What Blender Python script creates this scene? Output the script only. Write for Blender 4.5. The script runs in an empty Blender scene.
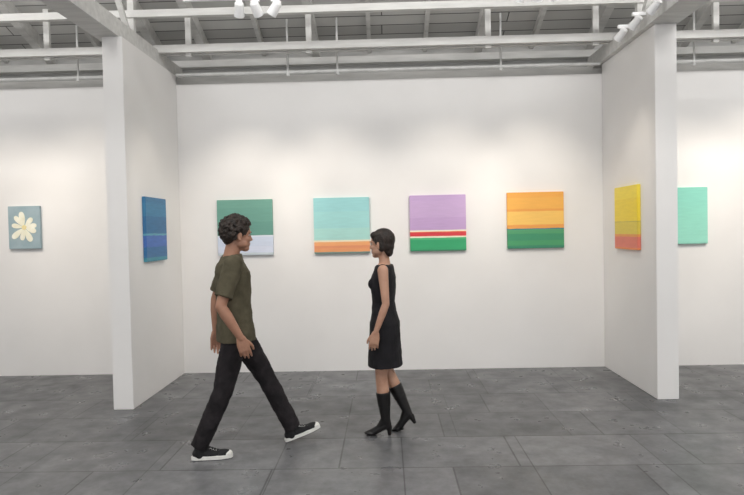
import bpy, bmesh, math, random
from mathutils import Vector, Matrix
random.seed(4)
scene = bpy.context.scene
try:
    scene.view_settings.view_transform = 'Standard'
except Exception:
    pass
COL = scene.collection

# ------------------------------------------------------------------ materials
def srgb(c):
    out = []
    for v in c[:3]:
        v = v/255.0
        out.append(v/12.92 if v <= 0.04045 else ((v+0.055)/1.055)**2.4)
    return (out[0], out[1], out[2], 1.0)

def new_mat(name, rough=0.6, metal=0.0):
    m = bpy.data.materials.new(name); m.use_nodes = True
    nt = m.node_tree; b = nt.nodes['Principled BSDF']
    b.inputs['Roughness'].default_value = rough
    b.inputs['Metallic'].default_value = metal
    return m, nt, b

def noise_mat(name, c1, c2, scale=8, rough=0.6, bump=0.0, bscale=None, stretch=(1,1,1), spec=0.5):
    m, nt, b = new_mat(name, rough)
    b.inputs['Specular IOR Level'].default_value = spec
    tc = nt.nodes.new('ShaderNodeTexCoord'); mp = nt.nodes.new('ShaderNodeMapping')
    mp.inputs['Scale'].default_value = stretch
    nt.links.new(tc.outputs['Object'], mp.inputs['Vector'])
    n = nt.nodes.new('ShaderNodeTexNoise'); n.inputs['Scale'].default_value = scale; n.inputs['Detail'].default_value = 5
    nt.links.new(mp.outputs['Vector'], n.inputs['Vector'])
    r = nt.nodes.new('ShaderNodeValToRGB')
    r.color_ramp.elements[0].position = 0.3; r.color_ramp.elements[1].position = 0.7
    r.color_ramp.elements[0].color = srgb(c1); r.color_ramp.elements[1].color = srgb(c2)
    nt.links.new(n.outputs['Fac'], r.inputs['Fac']); nt.links.new(r.outputs['Color'], b.inputs['Base Color'])
    if bump > 0:
        n2 = nt.nodes.new('ShaderNodeTexNoise'); n2.inputs['Scale'].default_value = bscale or scale*6
        nt.links.new(mp.outputs['Vector'], n2.inputs['Vector'])
        bp = nt.nodes.new('ShaderNodeBump'); bp.inputs['Strength'].default_value = bump; bp.inputs['Distance'].default_value = 0.01
        nt.links.new(n2.outputs['Fac'], bp.inputs['Height']); nt.links.new(bp.outputs['Normal'], b.inputs['Normal'])
    return m

M_wall = noise_mat('white_wall_paint', (234,232,230), (240,238,236), 1.2, 0.75, 0.05, 120)
M_beam = noise_mat('white_timber_paint', (200,199,196), (220,219,216), 3, 0.6, 0.2, 40, (1,6,6))
M_beam_d = noise_mat('grey_timber_paint', (168,168,166), (198,197,195), 3, 0.65, 0.25, 40, (1,6,6))
M_pipe = noise_mat('painted_steel_pipe', (195,195,193), (215,215,213), 10, 0.4)
M_fix = noise_mat('white_fixture_enamel', (240,240,240), (248,248,248), 10, 0.35)
M_black = noise_mat('black_lens', (15,15,15), (25,25,25), 10, 0.3)

def boards_mat():
    m, nt, b = new_mat('roof_deck_boards', 0.75)
    tc = nt.nodes.new('ShaderNodeTexCoord')
    br = nt.nodes.new('ShaderNodeTexBrick')
    br.inputs['Scale'].default_value = 1.0
    br.inputs['Brick Width'].default_value = 2.8; br.inputs['Row Height'].default_value = 0.15
    br.inputs['Mortar Size'].default_value = 0.006
    br.inputs['Color1'].default_value = srgb((186,185,182)); br.inputs['Color2'].default_value = srgb((208,207,204))
    br.inputs['Mortar'].default_value = srgb((100,99,97))
    nt.links.new(tc.outputs['Object'], br.inputs['Vector'])
    nt.links.new(br.outputs['Color'], b.inputs['Base Color'])
    bp = nt.nodes.new('ShaderNodeBump'); bp.inputs['Strength'].default_value = 0.6; bp.inputs['Distance'].default_value = 0.01; bp.invert = True
    nt.links.new(br.outputs['Fac'], bp.inputs['Height']); nt.links.new(bp.outputs['Normal'], b.inputs['Normal'])
    return m
M_deck = boards_mat()

def floor_mat():
    m, nt, b = new_mat('grey_worn_floor_panels', 0.4)
    L = nt.links.new
    tc = nt.nodes.new('ShaderNodeTexCoord')
    mp = nt.nodes.new('ShaderNodeMapping'); mp.inputs['Location'].default_value = (0.35,0.12,0)
    L(tc.outputs['Object'], mp.inputs['Vector'])
    def brick(w,h,off,c1,c2,mort,ms):
        br = nt.nodes.new('ShaderNodeTexBrick'); br.inputs['Scale'].default_value = 1
        br.offset = off; br.inputs['Brick Width'].default_value = w; br.inputs['Row Height'].default_value = h
        br.inputs['Mortar Size'].default_value = ms; br.inputs['Mortar Smooth'].default_value = 0.6
        br.inputs['Bias'].default_value = 0.0
        br.inputs['Color1'].default_value = srgb(c1); br.inputs['Color2'].default_value = srgb(c2); br.inputs['Mortar'].default_value = srgb(mort)
        L(mp.outputs['Vector'], br.inputs['Vector']); return br
    def mul(a,c):
        mx = nt.nodes.new('ShaderNodeMix'); mx.data_type='RGBA'; mx.blend_type='MULTIPLY'; mx.inputs[0].default_value = 1.0
        L(a, mx.inputs[6]); L(c, mx.inputs[7]); return mx.outputs[2]
    b1 = brick(1.22,0.61,0.37,(106,107,109),(127,127,129),(74,74,76),0.008)
    b2 = brick(0.87,1.22,0.5,(218,218,218),(255,255,255),(170,170,170),0.006)
    out = mul(b1.outputs['Color'], b2.outputs['Color'])
    def mott(scale,det,lo,hi,p0=0.3,p1=0.72):
        n = nt.nodes.new('ShaderNodeTexNoise'); n.inputs['Scale'].default_value = scale; n.inputs['Detail'].default_value = det; n.inputs['Roughness'].default_value=0.68
        L(tc.outputs['Object'], n.inputs['Vector'])
        r = nt.nodes.new('ShaderNodeValToRGB'); r.color_ramp.elements[0].position=p0; r.color_ramp.elements[1].position=p1
        r.color_ramp.elements[0].color=(lo,lo,lo,1); r.color_ramp.elements[1].color=(hi,hi,hi,1)
        L(n.outputs['Fac'], r.inputs['Fac']); return r.outputs['Color']
    out = mul(out, mott(1.3,8,0.66,1.20)); out = mul(out, mott(9,10,0.68,1.20))
    L(out, b.inputs['Base Color'])
    n3 = nt.nodes.new('ShaderNodeTexNoise'); n3.inputs['Scale'].default_value = 5; n3.inputs['Detail'].default_value = 8
    L(tc.outputs['Object'], n3.inputs['Vector'])
    mr = nt.nodes.new('ShaderNodeMapRange'); mr.inputs[1].default_value=0.3; mr.inputs[2].default_value=0.7; mr.inputs[3].default_value=0.24; mr.inputs[4].default_value=0.48
    L(n3.outputs['Fac'], mr.inputs[0]); L(mr.outputs[0], b.inputs['Roughness'])
    bp = nt.nodes.new('ShaderNodeBump'); bp.inputs['Strength'].default_value = 0.15; bp.inputs['Distance'].default_value = 0.003
    L(n3.outputs['Fac'], bp.inputs['Height']); L(bp.outputs['Normal'], b.inputs['Normal'])
    return m
M_floor = floor_mat()

# ------------------------------------------------------------------ mesh helpers
def add_mesh(name, bm, mat, parent=None, smooth=False):
    me = bpy.data.meshes.new(name)
    bmesh.ops.recalc_face_normals(bm, faces=bm.faces)
    bm.to_mesh(me); bm.free()
    if smooth:
        for p in me.polygons: p.use_smooth = True
    ob = bpy.data.objects.new(name, me); COL.objects.link(ob)
    mats = mat if isinstance(mat, (list,tuple)) else [mat]
    for m in mats: me.materials.append(m)
    if parent: ob.parent = parent
    return ob

def bm_box(bm, x0,x1,y0,y1,z0,z1, mi=0, M=None):
    vs = [bm.verts.new((x,y,z)) for x in (x0,x1) for y in (y0,y1) for z in (z0,z1)]
    if M is not None:
        for v in vs: v.co = M @ v.co
    for f in ((0,1,3,2),(4,6,7,5),(0,4,5,1),(2,3,7,6),(0,2,6,4),(1,5,7,3)):
        fc = bm.faces.new([vs[i] for i in f]); fc.material_index = mi

def box(name, x0,x1,y0,y1,z0,z1, mat, parent=None, bevel=0.0):
    cx,cy,cz = (x0+x1)/2,(y0+y1)/2,(z0+z1)/2
    bm = bmesh.new(); bm_box(bm, x0-cx,x1-cx,y0-cy,y1-cy,z0-cz,z1-cz)
    if bevel: bmesh.ops.bevel(bm, geom=bm.edges[:], offset=bevel, segments=2, affect='EDGES')
    ob = add_mesh(name, bm, mat, parent); ob.location = (cx,cy,cz); return ob

def empty(name, loc=(0,0,0), rz=0):
    e = bpy.data.objects.new(name, None); e.location = loc; e.rotation_euler = (0,0,rz)
    e.empty_display_size = 0.2; COL.objects.link(e); return e

def cyl_between(bm, a, b, r0, r1=None, n=14, mi=0, caps=True):
    a=Vector(a); b=Vector(b); r1 = r0 if r1 is None else r1
    d=(b-a).normalized(); u=d.orthogonal().normalized(); v=d.cross(u)
    A=[];B=[]
    for i in range(n):
        t=2*math.pi*i/n; o=u*math.cos(t)+v*math.sin(t)
        A.append(bm.verts.new(a+o*r0)); B.append(bm.verts.new(b+o*r1))
    for i in range(n):
        f=bm.faces.new((A[i],A[(i+1)%n],B[(i+1)%n],B[i])); f.material_index=mi
    if caps:
        f=bm.faces.new(A[::-1]); f.material_index=mi
        f=bm.faces.new(B); f.material_index=mi

# ------------------------------------------------------------------ room
BY = 7.05      # face of the hung wall
LX = -2.35; RX = 2.45
box('floor', -8,8,-5,7.4,-0.1,0.0, M_floor)
box('wall_back', -8,8,BY,BY+0.15,0,3.3, M_wall)
box('wall_left', -8.15,-8,-5,7.55,0,6.2, M_wall)
box('wall_right', 8,8.15,-5,7.55,0,6.2, M_wall)
w = box('wall_eave', -8,8,7.4,7.55,0,3.9, M_beam_d)
bm = bmesh.new()
bm_box(bm,-8,-6,-5.15,-5,0,6.2); bm_box(bm,6,8,-5.15,-5,0,6.2); bm_box(bm,-6,6,-5.15,-5,3.2,6.2); bm_box(bm,-6,6,-5.15,-5,0,0.3)
for x in (-3,0,3): bm_box(bm,x-0.05,x+0.05,-5.12,-5.03,0.3,3.2)
add_mesh('wall_rear', bm, M_wall)

PH = 3.4
box('partition_wall', LX-0.185,LX,5.60,BY-0.001,0,PH, M_wall, bevel=0.004)
box('partition_wall.001', RX,RX+0.195,5.68,BY-0.001,0,PH, M_wall, bevel=0.004)

# roof
ceil = empty('ceiling')
sl = math.tan(math.radians(20))
def roofz(y): return 3.78 + (7.4-y)*sl if y > 1.2 else 3.78+(7.4-1.2)*sl - (1.2-y)*sl
bm = bmesh.new()
def quad_slab(bm, y0,y1,t=0.05):
    vs=[]
    for (x,y,dz) in ((-8.15,y0,0),(8.15,y0,0),(8.15,y1,0),(-8.15,y1,0),(-8.15,y0,t),(8.15,y0,t),(8.15,y1,t),(-8.15,y1,t)):
        vs.append(bm.verts.new((x,y,roofz(y)+dz)))
    for f in ((0,1,2,3),(7,6,5,4),(0,4,5,1),(2,6,7,3),(1,5,6,2),(3,7,4,0)): bm.faces.new([vs[i] for i in f])
quad_slab(bm,7.55,1.2); quad_slab(bm,1.2,-5.15)
add_mesh('roof_deck', bm, M_deck, ceil)
bm = bmesh.new()
def rafter(bm,x,w,d,y0=7.39,y1=1.2):
    vs=[]
    for y in (y0,y1):
        for xx in (x-w/2,x+w/2):
            for dz in (-d,-0.002):
                vs.append(bm.verts.new((xx,y,roofz(y)+dz)))
    for f in ((0,1,3,2),(4,6,7,5),(0,4,5,1),(2,3,7,6),(0,2,6,4),(1,5,7,3)): bm.faces.new([vs[i] for i in f])
for x in (-7,-6,-5,-3.95,-2.62,-2.07,-0.78,1.12,2.42,3.5,4.6,5.7,6.8):
    rafter(bm,x,0.09,0.14)
for x in (-4.5,-3.3,-1.4,-0.15,0.5,1.75,3.0,4.1): rafter(bm,x,0.045,0.09)
add_mesh('rafters', bm, M_beam, ceil)

bm = bmesh.new()
bm_box(bm,-8,8,6.58,6.63,3.53,3.61); bm_box(bm,-8,8,6.67,6.72,3.53,3.61)
bm_box(bm,-8,8,6.15,6.21,3.76,3.83)
for x in (-6.2,-4.7,-3.6,-2.07,-0.78,1.12,2.25,3.5,5.1):
    bm_box(bm,x-0.03,x+0.03,6.63,6.67,3.5,roofz(6.65)-0.01)
add_mesh('truss_chords', bm, M_beam, ceil)
bm = bmesh.new()
bm_box(bm,-8,8,7.21,7.4,3.3,3.42); bm_box(bm,-8,8,7.3,7.4,3.56,3.64)
add_mesh('wall_plate_beam', bm, M_beam, ceil)
def along_beam(name,x0,x1):
    bm=bmesh.new(); bm_box(bm,x0,x1,0.5,7.38,PH+0.001,PH+0.16)
    add_mesh(name,bm,M_beam)
along_beam('ceiling_beam',LX-0.25,LX-0.03)
along_beam('ceiling_beam.001',RX-0.05,RX+0.21)
for i,(x) in enumerate((-2.5,2.53)):
    bm=bmesh.new()
    for y in (5.0,6.2):
        cyl_between(bm,(x,y,PH+0.15),(x,y+0.02,roofz(y)),0.045,n=4)
        cyl_between(bm,(x,y-0.05,PH+0.15),(x-0.0,y-0.9,roofz(y-0.9)-0.02),0.035,n=4)
    add_mesh('brace_%d'%(i+1),bm,M_beam,ceil)

bm=bmesh.new()
for a,b in ((-7.9,-2.6),(-2.3,2.38),(2.70,7.9)):
    cyl_between(bm,(a,6.9,3.37),(b,6.9,3.37),0.017)
for x in (-5,-3.4,-1.05,-0.5,1.3,3.4,5):
    cyl_between(bm,(x,6.9,3.37),(x,6.9,roofz(6.9)-0.01),0.012)
    cyl_between(bm,(x,6.9,3.33),(x,6.9,3.37),0.02)
add_mesh('sprinkler_pipe',bm,M_pipe,ceil,smooth=False)

# track lights
def track(name, x0,x1,y,z, heads):
    e = empty(name,(0,0,0))
    bm=bmesh.new(); bm_box(bm,x0,x1,y-0.018,y+0.018,z,z+0.03)
    for x in (x0+0.1,x1-0.1): cyl_between(bm,(x,y,z+0.03),(x,y,roofz(y)-0.02),0.006,n=8)
    add_mesh('track_rail',bm,M_fix,e)
    for i,(x,tgt,pw,ang) in enumerate(heads):
        p=Vector((x,y,z-0.09)); d=(Vector(tgt)-p).normalized()
        bm=bmesh.new()
        cyl_between(bm,(x,y,z),(x,y,z-0.05),0.012,n=10)
        bm_box(bm,x-0.025,x+0.025,y-0.015,y+0.015,z-0.02,z)
        cyl_between(bm,p-d*0.06,p+d*0.05,0.038,0.045,n=20)
        cyl_between(bm,p-d*0.085,p-d*0.06,0.022,0.038,n=20)
        cyl_between(bm,p+d*0.05,p+d*0.052,0.036,0.036,n=20,mi=1)
        add_mesh('lamp_head_%d'%(i+1),bm,[M_fix,M_black],e,smooth=False)
        if pw>0:
            l=bpy.data.lights.new('spot_%d'%i,'SPOT'); l.energy=pw; l.spot_size=math.radians(ang); l.spot_blend=1.0
            l.shadow_soft_size=0.06; l.color=(1.0,0.905,0.785)
            o=bpy.data.objects.new('lamp_%d'%(i+1),l); COL.objects.link(o); o.parent=e
            o.location=p+d*0.06; o.rotation_euler=d.to_track_quat('-Z','Y').to_euler()
PW=92; A=54; TZ=1.72
track('track_light',-1.7,-0.5,5.35,3.60,[(-1.22,(-1.6,BY,TZ),PW,A),(-1.07,(-0.5,BY,TZ),PW,A),(-0.92,(LX,6.25,1.7),PW*0.6,46)])
track('track_light.001',0.75,2.0,5.35,3.66,[(1.18,(0.59,BY,TZ),PW,A),(1.33,(1.68,BY,TZ),PW,A),(1.48,(RX,6.3,1.7),PW*0.6,46)])
track('track_light.002',-5.2,-3.0,5.35,3.66,[(-4.6,(-4.1,BY,TZ),PW,A),(-3.4,(-3.4,BY,1.7),PW*0.9,60)])
track('track_light.003',2.9,5.0,5.35,3.66,[(3.4,(3.3,BY,TZ),PW,A),(4.3,(4.3,BY,1.6),PW*1.4,70)])  # last head is an extra spot, added to brighten the far right
e=empty('beam_spotlight')
for i,(y) in enumerate((5.35,5.75,6.1)):
    bm=bmesh.new(); x=2.31; z=3.50
    bm_box(bm,x-0.03,2.405,y-0.015,y+0.015,z+0.0,z+0.03)
    cyl_between(bm,(x,y,z),(x,y,z-0.04),0.01,n=10)
    p=Vector((x,y,z-0.06)); d=Vector((-0.35,0.75,-0.55)).normalized()
    cyl_between(bm,p-d*0.06,p+d*0.06,0.03,0.04,n=18); cyl_between(bm,p+d*0.06,p+d*0.062,0.033,0.033,n=18,mi=1)
    add_mesh('lamp_head_%d'%(i+1),bm,[M_fix,M_black],e)

# ------------------------------------------------------------------ paintings
def paint_mat(name, stops, interp='CONSTANT', wob=0.012, streak=0.05):
    m, nt, b = new_mat(name, 0.45); L = nt.links.new
    tc = nt.nodes.new('ShaderNodeTexCoord'); sp = nt.nodes.new('ShaderNodeSeparateXYZ')
    L(tc.outputs['Generated'], sp.inputs[0])
    mp = nt.nodes.new('ShaderNodeMapping'); mp.inputs['Scale'].default_value=(2,2,14); L(tc.outputs['Generated'],mp.inputs['Vector'])
    n = nt.nodes.new('ShaderNodeTexNoise'); n.inputs['Scale'].default_value=2.0; n.inputs['Detail'].default_value=5; L(mp.outputs['Vector'], n.inputs['Vector'])
    ma = nt.nodes.new('ShaderNodeMath'); ma.operation='MULTIPLY_ADD'; ma.inputs[1].default_value=wob; 
    L(n.outputs['Fac'], ma.inputs[0]); L(sp.outputs['Z'], ma.inputs[2])
    mb = nt.nodes.new('ShaderNodeMath'); mb.operation='SUBTRACT'; mb.inputs[1].default_value=wob*0.5; L(ma.outputs[0], mb.inputs[0])
    r = nt.nodes.new('ShaderNodeValToRGB'); cr=r.color_ramp; cr.interpolation=interp
    cr.elements[0].position=stops[0][0]; cr.elements[0].color=srgb(stops[0][1])
    cr.elements[1].position=stops[1][0]; cr.elements[1].color=srgb(stops[1][1])
    for p,c in stops[2:]:
        e=cr.elements.new(p); e.color=srgb(c)
    L(mb.outputs[0], r.inputs['Fac'])
    mr = nt.nodes.new('ShaderNodeMapRange'); mr.inputs[1].default_value=0.3; mr.inputs[2].default_value=0.7
    mr.inputs[3].default_value=1-streak; mr.inputs[4].default_value=1+streak*0.6; L(n.outputs['Fac'], mr.inputs[0])
    vm = nt.nodes.new('ShaderNodeVectorMath'); vm.operation='SCALE'; L(r.outputs['Color'], vm.inputs[0]); L(mr.outputs[0], vm.inputs['Scale'])
    L(vm.outputs[0], b.inputs['Base Color'])
    bp = nt.nodes.new('ShaderNodeBump'); bp.inputs['Strength'].default_value=0.15; bp.inputs['Distance'].default_value=0.003
    L(n.outputs['Fac'], bp.inputs['Height']); L(bp.outputs['Normal'], b.inputs['Normal'])
    return m

def painting(name, c, w, h, mat, facing='back'):
    t=0.035
    if facing=='back': dims=(w,t,h); loc=(c[0],BY-t/2-0.001,c[1])
    elif facing=='left': dims=(t,w,h); loc=(LX+t/2+0.001,c[0],c[1])
    else: dims=(t,w,h); loc=(RX-t/2-0.001,c[0],c[1])
    bm=bmesh.new(); bm_box(bm,-dims[0]/2,dims[0]/2,-dims[1]/2,dims[1]/2,-dims[2]/2,dims[2]/2)
    bmesh.ops.bevel(bm, geom=bm.edges[:], offset=0.004, segments=2, affect='EDGES')
    o=add_mesh(name,bm,mat); o.location=loc; return o
Z=1.667; S=0.632
painting('green_field_painting',(-1.60,Z-0.005),S,S, paint_mat('paint_green',[(0,(204,214,220)),(0.04,(216,222,238)),(0.16,(210,219,236)),(0.33,(226,231,242)),(0.355,(104,156,142)),(0.6,(110,162,147)),(0.85,(114,166,150))]))
painting('turquoise_horizon_painting',(-0.50,Z-0.005),S,S, paint_mat('paint_turquoise',[(0,(120,150,140)),(0.025,(236,160,108)),(0.09,(232,150,106)),(0.14,(244,172,114)),(0.205,(246,232,200)),(0.235,(174,222,214)),(0.45,(164,218,216)),(0.75,(158,214,215))]))
painting('lilac_horizon_painting',(0.588,Z),S,S, paint_mat('paint_lilac',[(0,(50,144,100)),(0.03,(54,168,112)),(0.2,(76,182,120)),(0.235,(244,236,210)),(0.265,(220,60,68)),(0.33,(236,116,82)),(0.345,(248,240,212)),(0.375,(198,166,210)),(0.6,(204,174,215)),(0.9,(201,170,214))]))
painting('orange_horizon_painting',(1.684,Z+0.008),S,S, paint_mat('paint_orange',[(0,(58,140,108)),(0.05,(74,158,106)),(0.14,(66,150,110)),(0.26,(84,162,112)),(0.335,(62,128,142)),(0.355,(242,166,84)),(0.42,(250,200,104)),(0.66,(241,166,80)),(0.70,(246,182,86)),(0.9,(244,174,80))],wob=0.02,streak=0.04))
painting('blue_sea_painting',(6.22,1.655),0.56,0.635, paint_mat('paint_blue',[(0,(64,146,166)),(0.06,(54,114,166)),(0.22,(72,114,190)),(0.4,(100,170,190)),(0.43,(54,114,162)),(0.7,(62,130,172)),(0.9,(58,122,166))],wob=0.03,streak=0.12),'left')
painting('yellow_field_painting',(6.31,1.672),0.59,0.635, paint_mat('paint_yellow',[(0,(240,146,86)),(0.03,(230,128,110)),(0.2,(236,160,86)),(0.24,(228,206,84)),(0.43,(200,182,84)),(0.445,(246,219,66)),(0.8,(249,226,78))]),'right')
painting('mint_field_painting',(3.28,1.69),S,S, paint_mat('paint_mint',[(0,(146,212,192)),(0.05,(156,224,204)),(0.5,(150,220,200)),(0.8,(144,216,198))],'LINEAR'))
fp = painting('flower_painting',(-4.14,1.715),0.37,0.49, noise_mat('paint_greyteal',(146,168,176),(168,186,192),6,0.5,0.1,30))
M_petal = noise_mat('paint_cream',(238,234,208),(250,248,232),14,0.5,0.2,50)
M_center= noise_mat('paint_yellow_centre',(230,214,150),(240,226,170),20,0.5)
bm=bmesh.new()
for k in range(9):
    a=math.radians(k*40+14+random.uniform(-8,8)); ln=random.uniform(0.12,0.175); wd=random.uniform(0.028,0.040)
    pts=[]
    for j in range(20):
        t=2*math.pi*j/20
        u=0.020+ln*0.5*(1-math.cos(t)); v=wd*math.sin(t)*(0.45+0.75*(0.5*(1-math.cos(t))))
        pts.append((u*math.cos(a)-v*math.sin(a), u*math.sin(a)+v*math.cos(a)))
    dy=0.0002*k
    fr=[bm.verts.new((p[0],-0.0205-dy,p[1])) for p in pts]; bk=[bm.verts.new((p[0],-0.0165,p[1])) for p in pts]
    bm.faces.new(fr); bm.faces.new(bk[::-1])
    for j in range(20): bm.faces.new((fr[j],bk[j],bk[(j+1)%20],fr[(j+1)%20]))
add_mesh('petals',bm,M_petal,fp)
bm=bmesh.new(); cyl_between(bm,(0,-0.0165,0),(0,-0.025,0),0.030,0.026,n=20); add_mesh('flower_centre',bm,M_center,fp)

# ------------------------------------------------------------------ figure toolkit (local: x forward, y left, z up)
def ell(bm, c, r, M=None, seg=18):
    T = Matrix.Translation(Vector(c)) @ Matrix.Diagonal((r[0],r[1],r[2],1)) if M is None else M @ Matrix.Translation(Vector(c)) @ Matrix.Diagonal((r[0],r[1],r[2],1))
    bmesh.ops.create_uvsphere(bm, u_segments=seg, v_segments=max(8,seg*2//3), radius=1.0, matrix=T)
def limb(bm, pts, radii, M=None):
    P=[Vector(p) if M is None else M@Vector(p) for p in pts]
    for i,p in enumerate(P):
        ell(bm,p,(radii[i],)*3,seg=16)
        if i: cyl_between(bm,P[i-1],p,radii[i-1],radii[i],n=18)
def loft(bm, rings, n=28, ex=2.3):
    R=[]
    for (cx,cy,z,dx,wy) in rings:
        row=[]
        for i in range(n):
            t=2*math.pi*i/n; c=math.cos(t); s=math.sin(t)
            row.append(bm.verts.new((cx+dx*math.copysign(abs(c)**(2/ex),c), cy+wy*math.copysign(abs(s)**(2/ex),s), z)))
        R.append(row)
    for a,b in zip(R,R[1:]):
        for i in range(n): bm.faces.new((a[i],a[(i+1)%n],b[(i+1)%n],b[i]))
    bm.faces.new(R[0][::-1]); bm.faces.new(R[-1])
def fuse(name, bm, voxel, mats, parent, sm=4, sf=0.5, disp=None):
    bmesh.ops.recalc_face_normals(bm, faces=bm.faces)
    me=bpy.data.meshes.new(name+'_src'); bm.to_mesh(me); bm.free()
    o=bpy.data.objects.new(name+'_src',me); COL.objects.link(o)
    md=o.modifiers.new('r','REMESH'); md.mode='VOXEL'; md.voxel_size=voxel
    if sm:
        s=o.modifiers.new('s','SMOOTH'); s.iterations=sm; s.factor=sf
    if disp:
        tx=bpy.data.textures.new(name+'_folds','CLOUDS'); tx.noise_scale=disp[1]; tx.noise_depth=2
        d=o.modifiers.new('d','DISPLACE'); d.texture=tx; d.strength=disp[0]; d.mid_level=0.5; d.texture_coords='LOCAL'
    dg=bpy.context.evaluated_depsgraph_get(); dg.update()
    m2=bpy.data.meshes.new_from_object(o.evaluated_get(dg)); m2.name=name
    bpy.data.objects.remove(o)
    m2.materials.clear()
    for m in (mats if isinstance(mats,(list,tuple)) else [mats]): m2.materials.append(m)
    for p in m2.polygons: p.use_smooth=True
    ob=bpy.data.objects.new(name,m2); COL.objects.link(ob); ob.parent=parent
    return ob

def hand(bm, wrist, d, tdir, n, s=1.0, curl=1.0):
    w=Vector(wrist); d=Vector(d).normalized(); n=Vector(n); n=(n-d*n.dot(d)).normalized()
    t=d.cross(n); 
    if t.dot(Vector(tdir))<0: t=-t
    for off in (-0.026,-0.009,0.009,0.026):
        limb(bm,[w+d*0.005*s+t*off*0.65*s, w+d*0.05*s+t*off*s, w+d*0.092*s+t*off*1.1*s],[0.016*s,0.0165*s,0.0125*s])
    for off,ln,k in ((0.033,0.072,0.8),(0.011,0.082,1.0),(-0.011,0.076,1.15),(-0.032,0.060,1.3)):
        p=w+d*(0.094 if abs(off)<0.03 else 0.088)*s+t*off*s; pts=[p]; ang=0
        for seg,a in ((0.45,14),(0.31,24),(0.24,18)):
            ang+=math.radians(a*k*curl)
            p=p+(d*math.cos(ang)+n*math.sin(ang)+t*off*1.2).normalized()*ln*seg*s; pts.append(p)
        limb(bm,pts,[0.0095*s,0.0088*s,0.008*s,0.0068*s])
    p0=w+d*0.022*s+t*0.02*s; p1=w+d*0.052*s+t*0.044*s+n*0.012*s; p2=p1+(d*0.8+t*0.42+n*0.3).normalized()*0.034*s; p3=p2+(d*0.95+t*0.05+n*0.3).normalized()*0.026*s
    limb(bm,[p0,p1,p2,p3],[0.016*s,0.013*s,0.0105*s,0.008*s])

def head(bm, M, s=1.0, female=False):
    def E(c,r): ell(bm,[v*s for v in c],[v*s for v in r],M,seg=24)
    E((-0.012,0,0.03),(0.098,0.077,0.094))
    E((0.022,0,-0.03),(0.066,0.060,0.083))
    jw=0.028 if female else 0.034
    E((0.055,0,-0.092),(0.03,jw,0.024))
    for sy in (-1,1):
        E((0.02,sy*0.043,-0.06),(0.045,0.02 if female else 0.025,0.03))
        E((0.058,sy*0.036,-0.025),(0.024,0.022,0.022))
        E((0.076,sy*0.028,0.026),(0.014,0.024,0.008))
        E((-0.006,sy*0.079,-0.008),(0.019,0.008,0.031))
        E((-0.004,sy*0.082,-0.03),(0.010,0.007,0.012))
        E((0.087,sy*0.009,-0.032),(0.010,0.008,0.007))
    E((0.066,0,-0.062),(0.022,0.034,0.026))
    E((0.083,0,-0.0575),(0.008,0.021,0.006)); E((0.081,0,-0.0675),(0.008,0.018,0.006))
    limb(bm,[tuple(v*s for v in p) for p in ((0.081,0,0.012),(0.090,0,-0.01),(0.099,0,-0.028))],[0.008*s,0.0085*s,0.0095*s],M)

def eyes(name,M,s,parent,iris):
    Mw=noise_mat(name+'_sclera',(176,166,158),(190,180,172),5,0.3); 
    bm=bmesh.new()
    for sy in (-1,1):
        ell(bm,(0.0715*s,sy*0.031*s,0.005*s),(0.0105*s,0.0135*s,0.0065*s),M)
    for f in bm.faces: f.material_index=0
    k=len(bm.faces)
    for sy in (-1,1): ell(bm,(0.0785*s,sy*0.031*s,0.005*s),(0.0048*s,0.007*s,0.0062*s),M)
    bm.faces.ensure_lookup_table()
    for f in list(bm.faces)[k:]: f.material_index=1
    for sy in (-1,1):
        k2=len(bm.faces); ell(bm,(0.085*s,sy*0.031*s,0.026*s),(0.006*s,0.020*s,0.0035*s),M)
        ell(bm,(0.0755*s,sy*0.032*s,0.0125*s),(0.008*s,0.0145*s,0.002*s),M)
        bm.faces.ensure_lookup_table()
        for f in list(bm.faces)[k2:]: f.material_index=1
    add_mesh(name,bm,[Mw,iris],parent,smooth=True)

def skin_mat(name,c1,c2):
    m=noise_mat(name,c1,c2,14,0.5,0.05,200)
    b=m.node_tree.nodes['Principled BSDF']; b.inputs['Subsurface Weight'].default_value=0.08; b.inputs['Subsurface Radius'].default_value=(0.02,0.008,0.004)
    return m
M_skin=skin_mat('skin_man',(160,116,94),(180,134,110))
M_skinw=skin_mat('skin_woman',(182,138,114),(200,156,132))
M_lip=noise_mat('lips',(150,84,76),(164,94,86),20,0.4)
M_hair=noise_mat('dark_brown_hair',(24,18,14),(52,38,29),40,0.5,0.6,160,(1,1,0.4))
M_shirt=noise_mat('olive_cotton',(80,75,60),(98,92,75),14,0.9,0.25,300,spec=0.2)
M_jeans=noise_mat('black_denim',(30,28,30),(48,44,46),12,0.85,0.3,400,spec=0.2)
M_dress=noise_mat('black_dress_fabric',(20,19,22),(36,34,38),10,0.75,0.2,300,spec=0.3)
M_boot=noise_mat('black_leather',(14,13,14),(26,24,24),20,0.32,0.1,120)
M_rub=noise_mat('white_rubber',(225,224,218),(240,239,234),30,0.5)
M_canvas=noise_mat('black_canvas',(18,18,20),(32,32,34),40,0.8,0.3,300)

def colour_lips(ob, M, s):
    Mi=M.inverted()
    for p in ob.data.polygons:
        q=Mi@p.center
        if q.x>0.078*s and abs(q.y)<0.022*s and -0.0735*s<q.z<-0.0530*s: p.material_index=1

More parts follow.
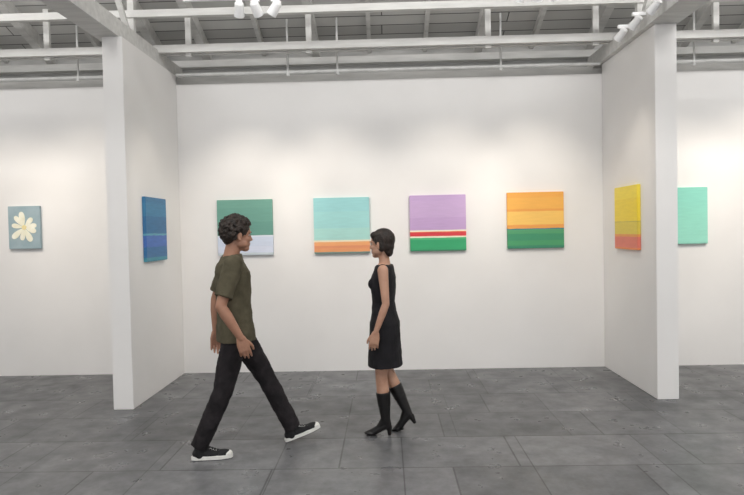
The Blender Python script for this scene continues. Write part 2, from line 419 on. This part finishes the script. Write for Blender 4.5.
# ------------------------------------------------------------------ MAN
man=empty('walking_man',(-1.11,4.48,0),math.radians(18))
hipR=(-0.01,-0.085,0.88); kneeR=(-0.105,-0.085,0.475); ankR=(-0.275,-0.07,0.10)
hipL=(0.02,0.085,0.88); kneeL=(0.225,0.085,0.50); ankL=(0.405,0.075,0.125)
shR=(-0.02,-0.185,1.37); elR=(-0.115,-0.25,1.10); wrR=(0.015,-0.255,0.875)
shL=(-0.03,0.185,1.37); elL=(-0.125,0.24,1.10); wrL=(-0.13,0.26,0.85)
HM=Matrix.Translation((0.036,0,1.584))@Matrix.Rotation(math.radians(8),4,'Z')@Matrix.Rotation(math.radians(4),4,'Y')
def V(p): return Vector(p)
def mix(a,b,t): return tuple(V(a)*(1-t)+V(b)*t)
bm=bmesh.new()
loft(bm,[(0,0,0.84,0.10,0.15),(0,0,0.95,0.10,0.15),(-0.005,0,1.06,0.092,0.138),(-0.01,0,1.2,0.108,0.158),(-0.015,0,1.32,0.108,0.175),(-0.02,0,1.38,0.085,0.155),(-0.02,0,1.415,0.06,0.085)])
limb(bm,[(-0.025,0,1.385),(-0.015,0,1.45),(0.01,0,1.54)],[0.066,0.056,0.056])
for a,b,c in ((hipR,kneeR,ankR),(hipL,kneeL,ankL)):
    limb(bm,[a,mix(a,b,0.5),b,mix(b,c,0.35),c],[0.082,0.070,0.05,0.05,0.033])
for a,b,c in ((shR,elR,wrR),(shL,elL,wrL)):
    limb(bm,[a,mix(a,b,0.45),b,mix(b,c,0.3),c],[0.056,0.046,0.037,0.04,0.025])
dR=V(wrR)-V(elR); dL=V(wrL)-V(elL)
hand(bm,wrR,dR*0.6+V((0.0,0,-0.15)),(1,0,0),(0,1,0.1),1.0,1.1)
hand(bm,wrL,dL,(1,0,0),(0,-1,0.1),1.0,1.1)
head(bm,HM,1.0)
body=fuse('body',bm,0.004,[M_skin,M_lip],man,sm=3,sf=0.5)
colour_lips(body,HM,1.0)
eyes('eyes',HM,1.0,man,M_hair)

bm=bmesh.new()
ell(bm,(-0.022,0,0.045),(0.103,0.088,0.100),HM,seg=24)
ell(bm,(-0.07,0,-0.005),(0.05,0.07,0.07),HM,seg=24)
rr=random.Random(11)
k=0
while k<330:
    d=Vector((rr.gauss(0,1),rr.gauss(0,1),rr.gauss(0,1))).normalized()
    if d.z<-0.62: continue
    if d.x>0.25 and d.z<0.42: continue
    if d.x>-0.1 and d.z<-0.05: continue
    q=Vector((-0.022+d.x*0.110, d.y*0.093, 0.035+d.z*0.110))
    r=rr.uniform(0.008,0.015)
    ell(bm,q,(r,r,r*rr.uniform(0.9,1.6)),HM@Matrix.Translation(q)@Matrix.Rotation(rr.uniform(0,3),4,'Y')@Matrix.Translation(-q),seg=10); k+=1
fuse('hair',bm,0.0035,M_hair,man,sm=1,sf=0.4,disp=(0.008,0.012))

bm=bmesh.new()
loft(bm,[(0.0,0,0.825,0.140,0.196),(0,0,0.90,0.136,0.193),(-0.003,0,0.98,0.126,0.178),(-0.005,0,1.06,0.119,0.167),(-0.01,0,1.2,0.128,0.176),(-0.015,0,1.32,0.125,0.19),(-0.02,0,1.38,0.098,0.168),(-0.02,0,1.42,0.072,0.10),(-0.02,0,1.433,0.066,0.078)])
for a,b in ((shR,elR),(shL,elL)):
    a2=mix(a,b,-0.05)
    P=V(a2); Q=V(mix(a,b,0.78))
    ell(bm,P,(0.069,0.069,0.069)); cyl_between(bm,P,Q,0.069,0.064,n=20)
    cyl_between(bm,mix(a,b,0.74),Q,0.066,0.066,n=20)
cyl_between(bm,(-0.003,0,1.39),(-0.008,0,1.445),0.078,0.067,n=24)
fuse('tshirt',bm,0.005,M_shirt,man,sm=3,disp=(0.016,0.08))

bm=bmesh.new()
loft(bm,[(0.0,0,0.82,0.108,0.150),(0,0,0.88,0.108,0.155),(0,0,0.96,0.104,0.15)])
for a,b,c in ((hipR,kneeR,ankR),(hipL,kneeL,ankL)):
    limb(bm,[a,mix(a,b,0.5),b,mix(b,c,0.4)],[0.092,0.087,0.072,0.068])
    e2=V(mix(b,c,1.04)); cyl_between(bm,mix(b,c,0.4),e2,0.068,0.064,n=20)
fuse('trousers',bm,0.005,M_jeans,man,sm=3,disp=(0.018,0.07))

def sneaker(name, ank_xy, yaw, pitch, z, parent):
    Mx=Matrix.Translation((ank_xy[0],ank_xy[1],z))@Matrix.Rotation(yaw,4,'Z')@Matrix.Rotation(-pitch,4,'Y')
    out=[]
    N=36
    for i in range(N):
        t=2*math.pi*i/N; x=0.142-0.145*math.cos(t)
        wv=0.036+0.013*max(0,min(1,(x-0.08)/0.12)); 
        s=math.sin(t); out.append((x, math.copysign(abs(s)**0.62,s)*wv))
    bm=bmesh.new()
    def slab(z0,z1,k0,k1,mi):
        A=[bm.verts.new(Mx@Vector(((x-0.142)*k0+0.142,y*k0,z0))) for x,y in out]; B=[bm.verts.new(Mx@Vector(((x-0.142)*k1+0.142,y*k1,z1))) for x,y in out]
        bm.faces.new(A[::-1]).material_index=mi; bm.faces.new(B).material_index=mi
        for i in range(N): bm.faces.new((A[i],A[(i+1)%N],B[(i+1)%N],B[i])).material_index=mi
    slab(0,0.004,0.97,1.0,1); slab(0.004,0.026,1.0,1.0,0); slab(0.026,0.030,1.0,0.97,0)
    add_mesh(name+'_sole',bm,[M_rub,M_black],parent,smooth=False)
    bm=bmesh.new()
    ell(bm,(0.055,0,0.045),(0.05,0.036,0.04),Mx); ell(bm,(0.14,0,0.038),(0.09,0.041,0.032),Mx)
    ell(bm,(0.215,0,0.034),(0.065,0.044,0.027),Mx)
    limb(bm,[(0.06,0,0.04),(0.058,0,0.095)],[0.04,0.038],Mx); limb(bm,[(0.075,0,0.085),(0.18,0,0.045)],[0.028,0.02],Mx)
    fuse(name+'_upper',bm,0.004,M_canvas,parent,sm=3)
    bm=bmesh.new()
    ell(bm,(0.245,0,0.032),(0.04,0.041,0.022),Mx)
    for k in range(5):
        x=0.125+k*0.018; zz=0.083-k*0.0075
        cyl_between(bm,Mx@Vector((x,-0.02,zz-0.004)),Mx@Vector((x+0.012,0.02,zz-0.004)),0.0028,n=6)
        cyl_between(bm,Mx@Vector((x,0.02,zz-0.004)),Mx@Vector((x+0.012,-0.02,zz-0.004)),0.0028,n=6)
    add_mesh(name+'_toecap_laces',bm,M_rub,parent,smooth=True)
sneaker('shoe_right',(-0.335,-0.07),math.radians(-6),0.0,0.001,man)
sneaker('shoe_left',(0.355,0.075),math.radians(3),math.radians(17),0.001,man)

# ------------------------------------------------------------------ WOMAN
wom=empty('walking_woman',(-0.03,4.83,0),math.radians(172))
hipL=(0.0,0.075,0.86); kneeL=(0.02,0.06,0.475); ankL=(-0.005,0.05,0.135)
hipR=(0.0,-0.075,0.86); kneeR=(-0.01,-0.07,0.488); ankR=(-0.155,-0.075,0.172)
shL=(-0.02,0.145,1.295); elL=(-0.045,0.19,1.045); wrL=(0.035,0.205,0.83)
shR=(-0.015,-0.145,1.295); elR=(-0.04,-0.185,1.045); wrR=(0.01,-0.20,0.825)
HW=Matrix.Translation((0.01,0,1.490))@Matrix.Rotation(math.radians(-12),4,'Z')@Matrix.Rotation(math.radians(2),4,'Y')
hs=0.91
bm=bmesh.new()
loft(bm,[(0,0,0.80,0.095,0.14),(-0.005,0,0.90,0.10,0.152),(0,0,1.04,0.076,0.112),(0,0,1.17,0.092,0.128),(-0.005,0,1.25,0.085,0.138),(-0.01,0,1.31,0.062,0.122),(-0.012,0,1.34,0.045,0.07)])
limb(bm,[(-0.015,0,1.31),(-0.012,0,1.37),(0.0,0,1.45)],[0.05,0.042,0.043])
for a,b,c in ((hipR,kneeR,ankR),(hipL,kneeL,ankL)):
    limb(bm,[a,mix(a,b,0.5),b,mix(b,c,0.35),c],[0.080,0.066,0.047,0.049,0.030])
for a,b,c in ((shR,elR,wrR),(shL,elL,wrL)):
    limb(bm,[a,mix(a,b,0.45),b,mix(b,c,0.3),c],[0.042,0.035,0.028,0.029,0.019])
hand(bm,wrL,(V(wrL)-V(elL))*0.6+V((0,0,-0.15)),(1,0,0),(0,-1,0.1),0.88,1.0)
hand(bm,wrR,(V(wrR)-V(elR)),(1,0,0),(0,1,0.1),0.88,1.0)
head(bm,HW,hs,True)
bodyw=fuse('body',bm,0.004,[M_skinw,M_lip],wom,sm=3,sf=0.5)
colour_lips(bodyw,HW,hs)
eyes('eyes',HW,hs,wom,M_hair)
bm=bmesh.new()
def H(c,r): ell(bm,[v*hs for v in c],[v*hs for v in r],HW,seg=22)
H((-0.024,0,0.042),(0.104,0.086,0.096))
H((-0.062,0,-0.01),(0.052,0.070,0.078))
H((-0.07,0,-0.06),(0.034,0.05,0.05))
for sy in (-1,1):
    H((-0.028,sy*0.066,-0.005),(0.036,0.022,0.06)); H((0.030,sy*0.042,0.078),(0.048,0.038,0.034))
    H((0.015,sy*0.072,0.035),(0.016,0.012,0.035))
H((-0.08,0,0.05),(0.042,0.055,0.06))
fuse('hair',bm,0.004,M_hair,wom,sm=3,disp=(0.005,0.016))
bm=bmesh.new()
loft(bm,[(-0.004,0,0.545,0.136,0.172),(-0.003,0,0.62,0.131,0.168),(-0.004,0,0.76,0.122,0.165),(-0.008,0,0.88,0.115,0.164),(-0.003,0,0.97,0.096,0.14),(0,0,1.045,0.086,0.122),(0.0,0,1.16,0.100,0.136),(-0.003,0,1.23,0.097,0.143),(-0.008,0,1.275,0.082,0.138),(-0.012,0,1.318,0.070,0.128),(-0.014,0,1.332,0.060,0.105)],ex=2.1)
for sy in (-1,1):
    ell(bm,(0.062,sy*0.056,1.185),(0.05,0.05,0.05))
    ell(bm,(-0.016,sy*0.128,1.300),(0.047,0.040,0.040))
cyl_between(bm,(0.0,0,0.985),(0.0,0,1.005),0.06,0.06,n=20)
fuse('dress',bm,0.005,M_dress,wom,sm=4,disp=(0.010,0.08))

def boot(name, ball, pitch, ank, knee, yaw, parent):
    Mx=Matrix.Translation(ball)@Matrix.Rotation(yaw,4,'Z')@Matrix.Rotation(pitch,4,'Y')
    bm=bmesh.new()
    limb(bm,[(0.035,0,0.022),(0.0,0,0.028),(-0.06,0,0.062),(-0.112,0,0.088)],[0.019,0.029,0.031,0.033],Mx)
    ell(bm,(0.02,0,0.02),(0.052,0.033,0.018),Mx)
    A=Mx.inverted()@Vector(ank); 
    limb(bm,[(-0.112,0,0.088),tuple(A)],[0.033,0.037],Mx)
    limb(bm,[(-0.045,0,0.058),tuple(A)],[0.026,0.036],Mx)
    top=V(mix(ank,knee,0.62)); m1=V(mix(ank,knee,0.3))
    limb(bm,[ank,tuple(m1)],[0.037,0.047]); cyl_between(bm,m1,top,0.049,0.058,n=22)
    hp=[Mx@Vector(p) for p in ((-0.125,0,0.075),(-0.128,0,0.003))]
    cyl_between(bm,hp[0],hp[1],0.026,0.0125,n=14)
    fuse(name,bm,0.004,M_boot,parent,sm=2)
    bm=bmesh.new()
    bm_box(bm,-0.03,0.05,-0.024,0.024,-0.001,0.006,M=Mx)
    add_mesh(name+'_sole',bm,M_black,parent)
boot('boot_left',(0.095,0.05,0.001),0.0,ankL,kneeL,math.radians(3),wom)
boot('boot_right',(-0.105,-0.075,0.012),math.radians(24),ankR,kneeR,0,wom)

# ------------------------------------------------------------------ lighting
wd=bpy.data.worlds.new('World'); scene.world=wd; wd.use_nodes=True
bg=wd.node_tree.nodes['Background']; bg.inputs['Color'].default_value=(0.97,0.98,1.0,1); bg.inputs['Strength'].default_value=2.0
def area(name,loc,rot,sx,sy,e,c=(1,1,1)):
    l=bpy.data.lights.new(name,'AREA'); l.shape='RECTANGLE'; l.size=sx; l.size_y=sy; l.energy=e; l.color=c
    o=bpy.data.objects.new(name,l); COL.objects.link(o); o.location=loc; o.rotation_euler=rot; return o
area('overhead_fill_1',(-3.5,2.6,roofz(2.6)-0.2),(math.radians(20),0,0),4.5,1.5,200,(1,0.99,0.975))  # added fill lamps below the closed roof deck, which has no openings
area('overhead_fill_2',(3.5,2.6,roofz(2.6)-0.2),(math.radians(20),0,0),4.5,1.5,265,(1,0.99,0.975))
area('overhead_fill_3',(0,-1.6,roofz(-1.6)-0.2),(math.radians(-20),0,0),8,1.5,260,(1,0.99,0.975))
# added fill lamps with fixture boxes, aimed up to brighten the roof timbers
for nm,x in (('roof_fill_1',-4.2),('roof_fill_2',0.0),('roof_fill_3',4.2)):
    fx=box(nm+'_fixture',x-1.5,x+1.5,4.45,4.55,3.62,3.68,M_fix)
    area(nm,(x,4.5,3.70),(math.radians(180-25),0,0),3.0,0.08,32,(1,0.98,0.95))

# ------------------------------------------------------------------ camera
cam=bpy.data.cameras.new('camera'); co=bpy.data.objects.new('camera',cam); COL.objects.link(co)
cam.sensor_width=36; cam.lens=30.0
R=Matrix.Rotation(math.radians(1.32),4,'Z')@Matrix.Rotation(math.radians(90-1.59),4,'X')@Matrix.Rotation(math.radians(-1.2),4,'Z')
co.matrix_world=Matrix.Translation((0,0,1.6))@R
scene.camera=co
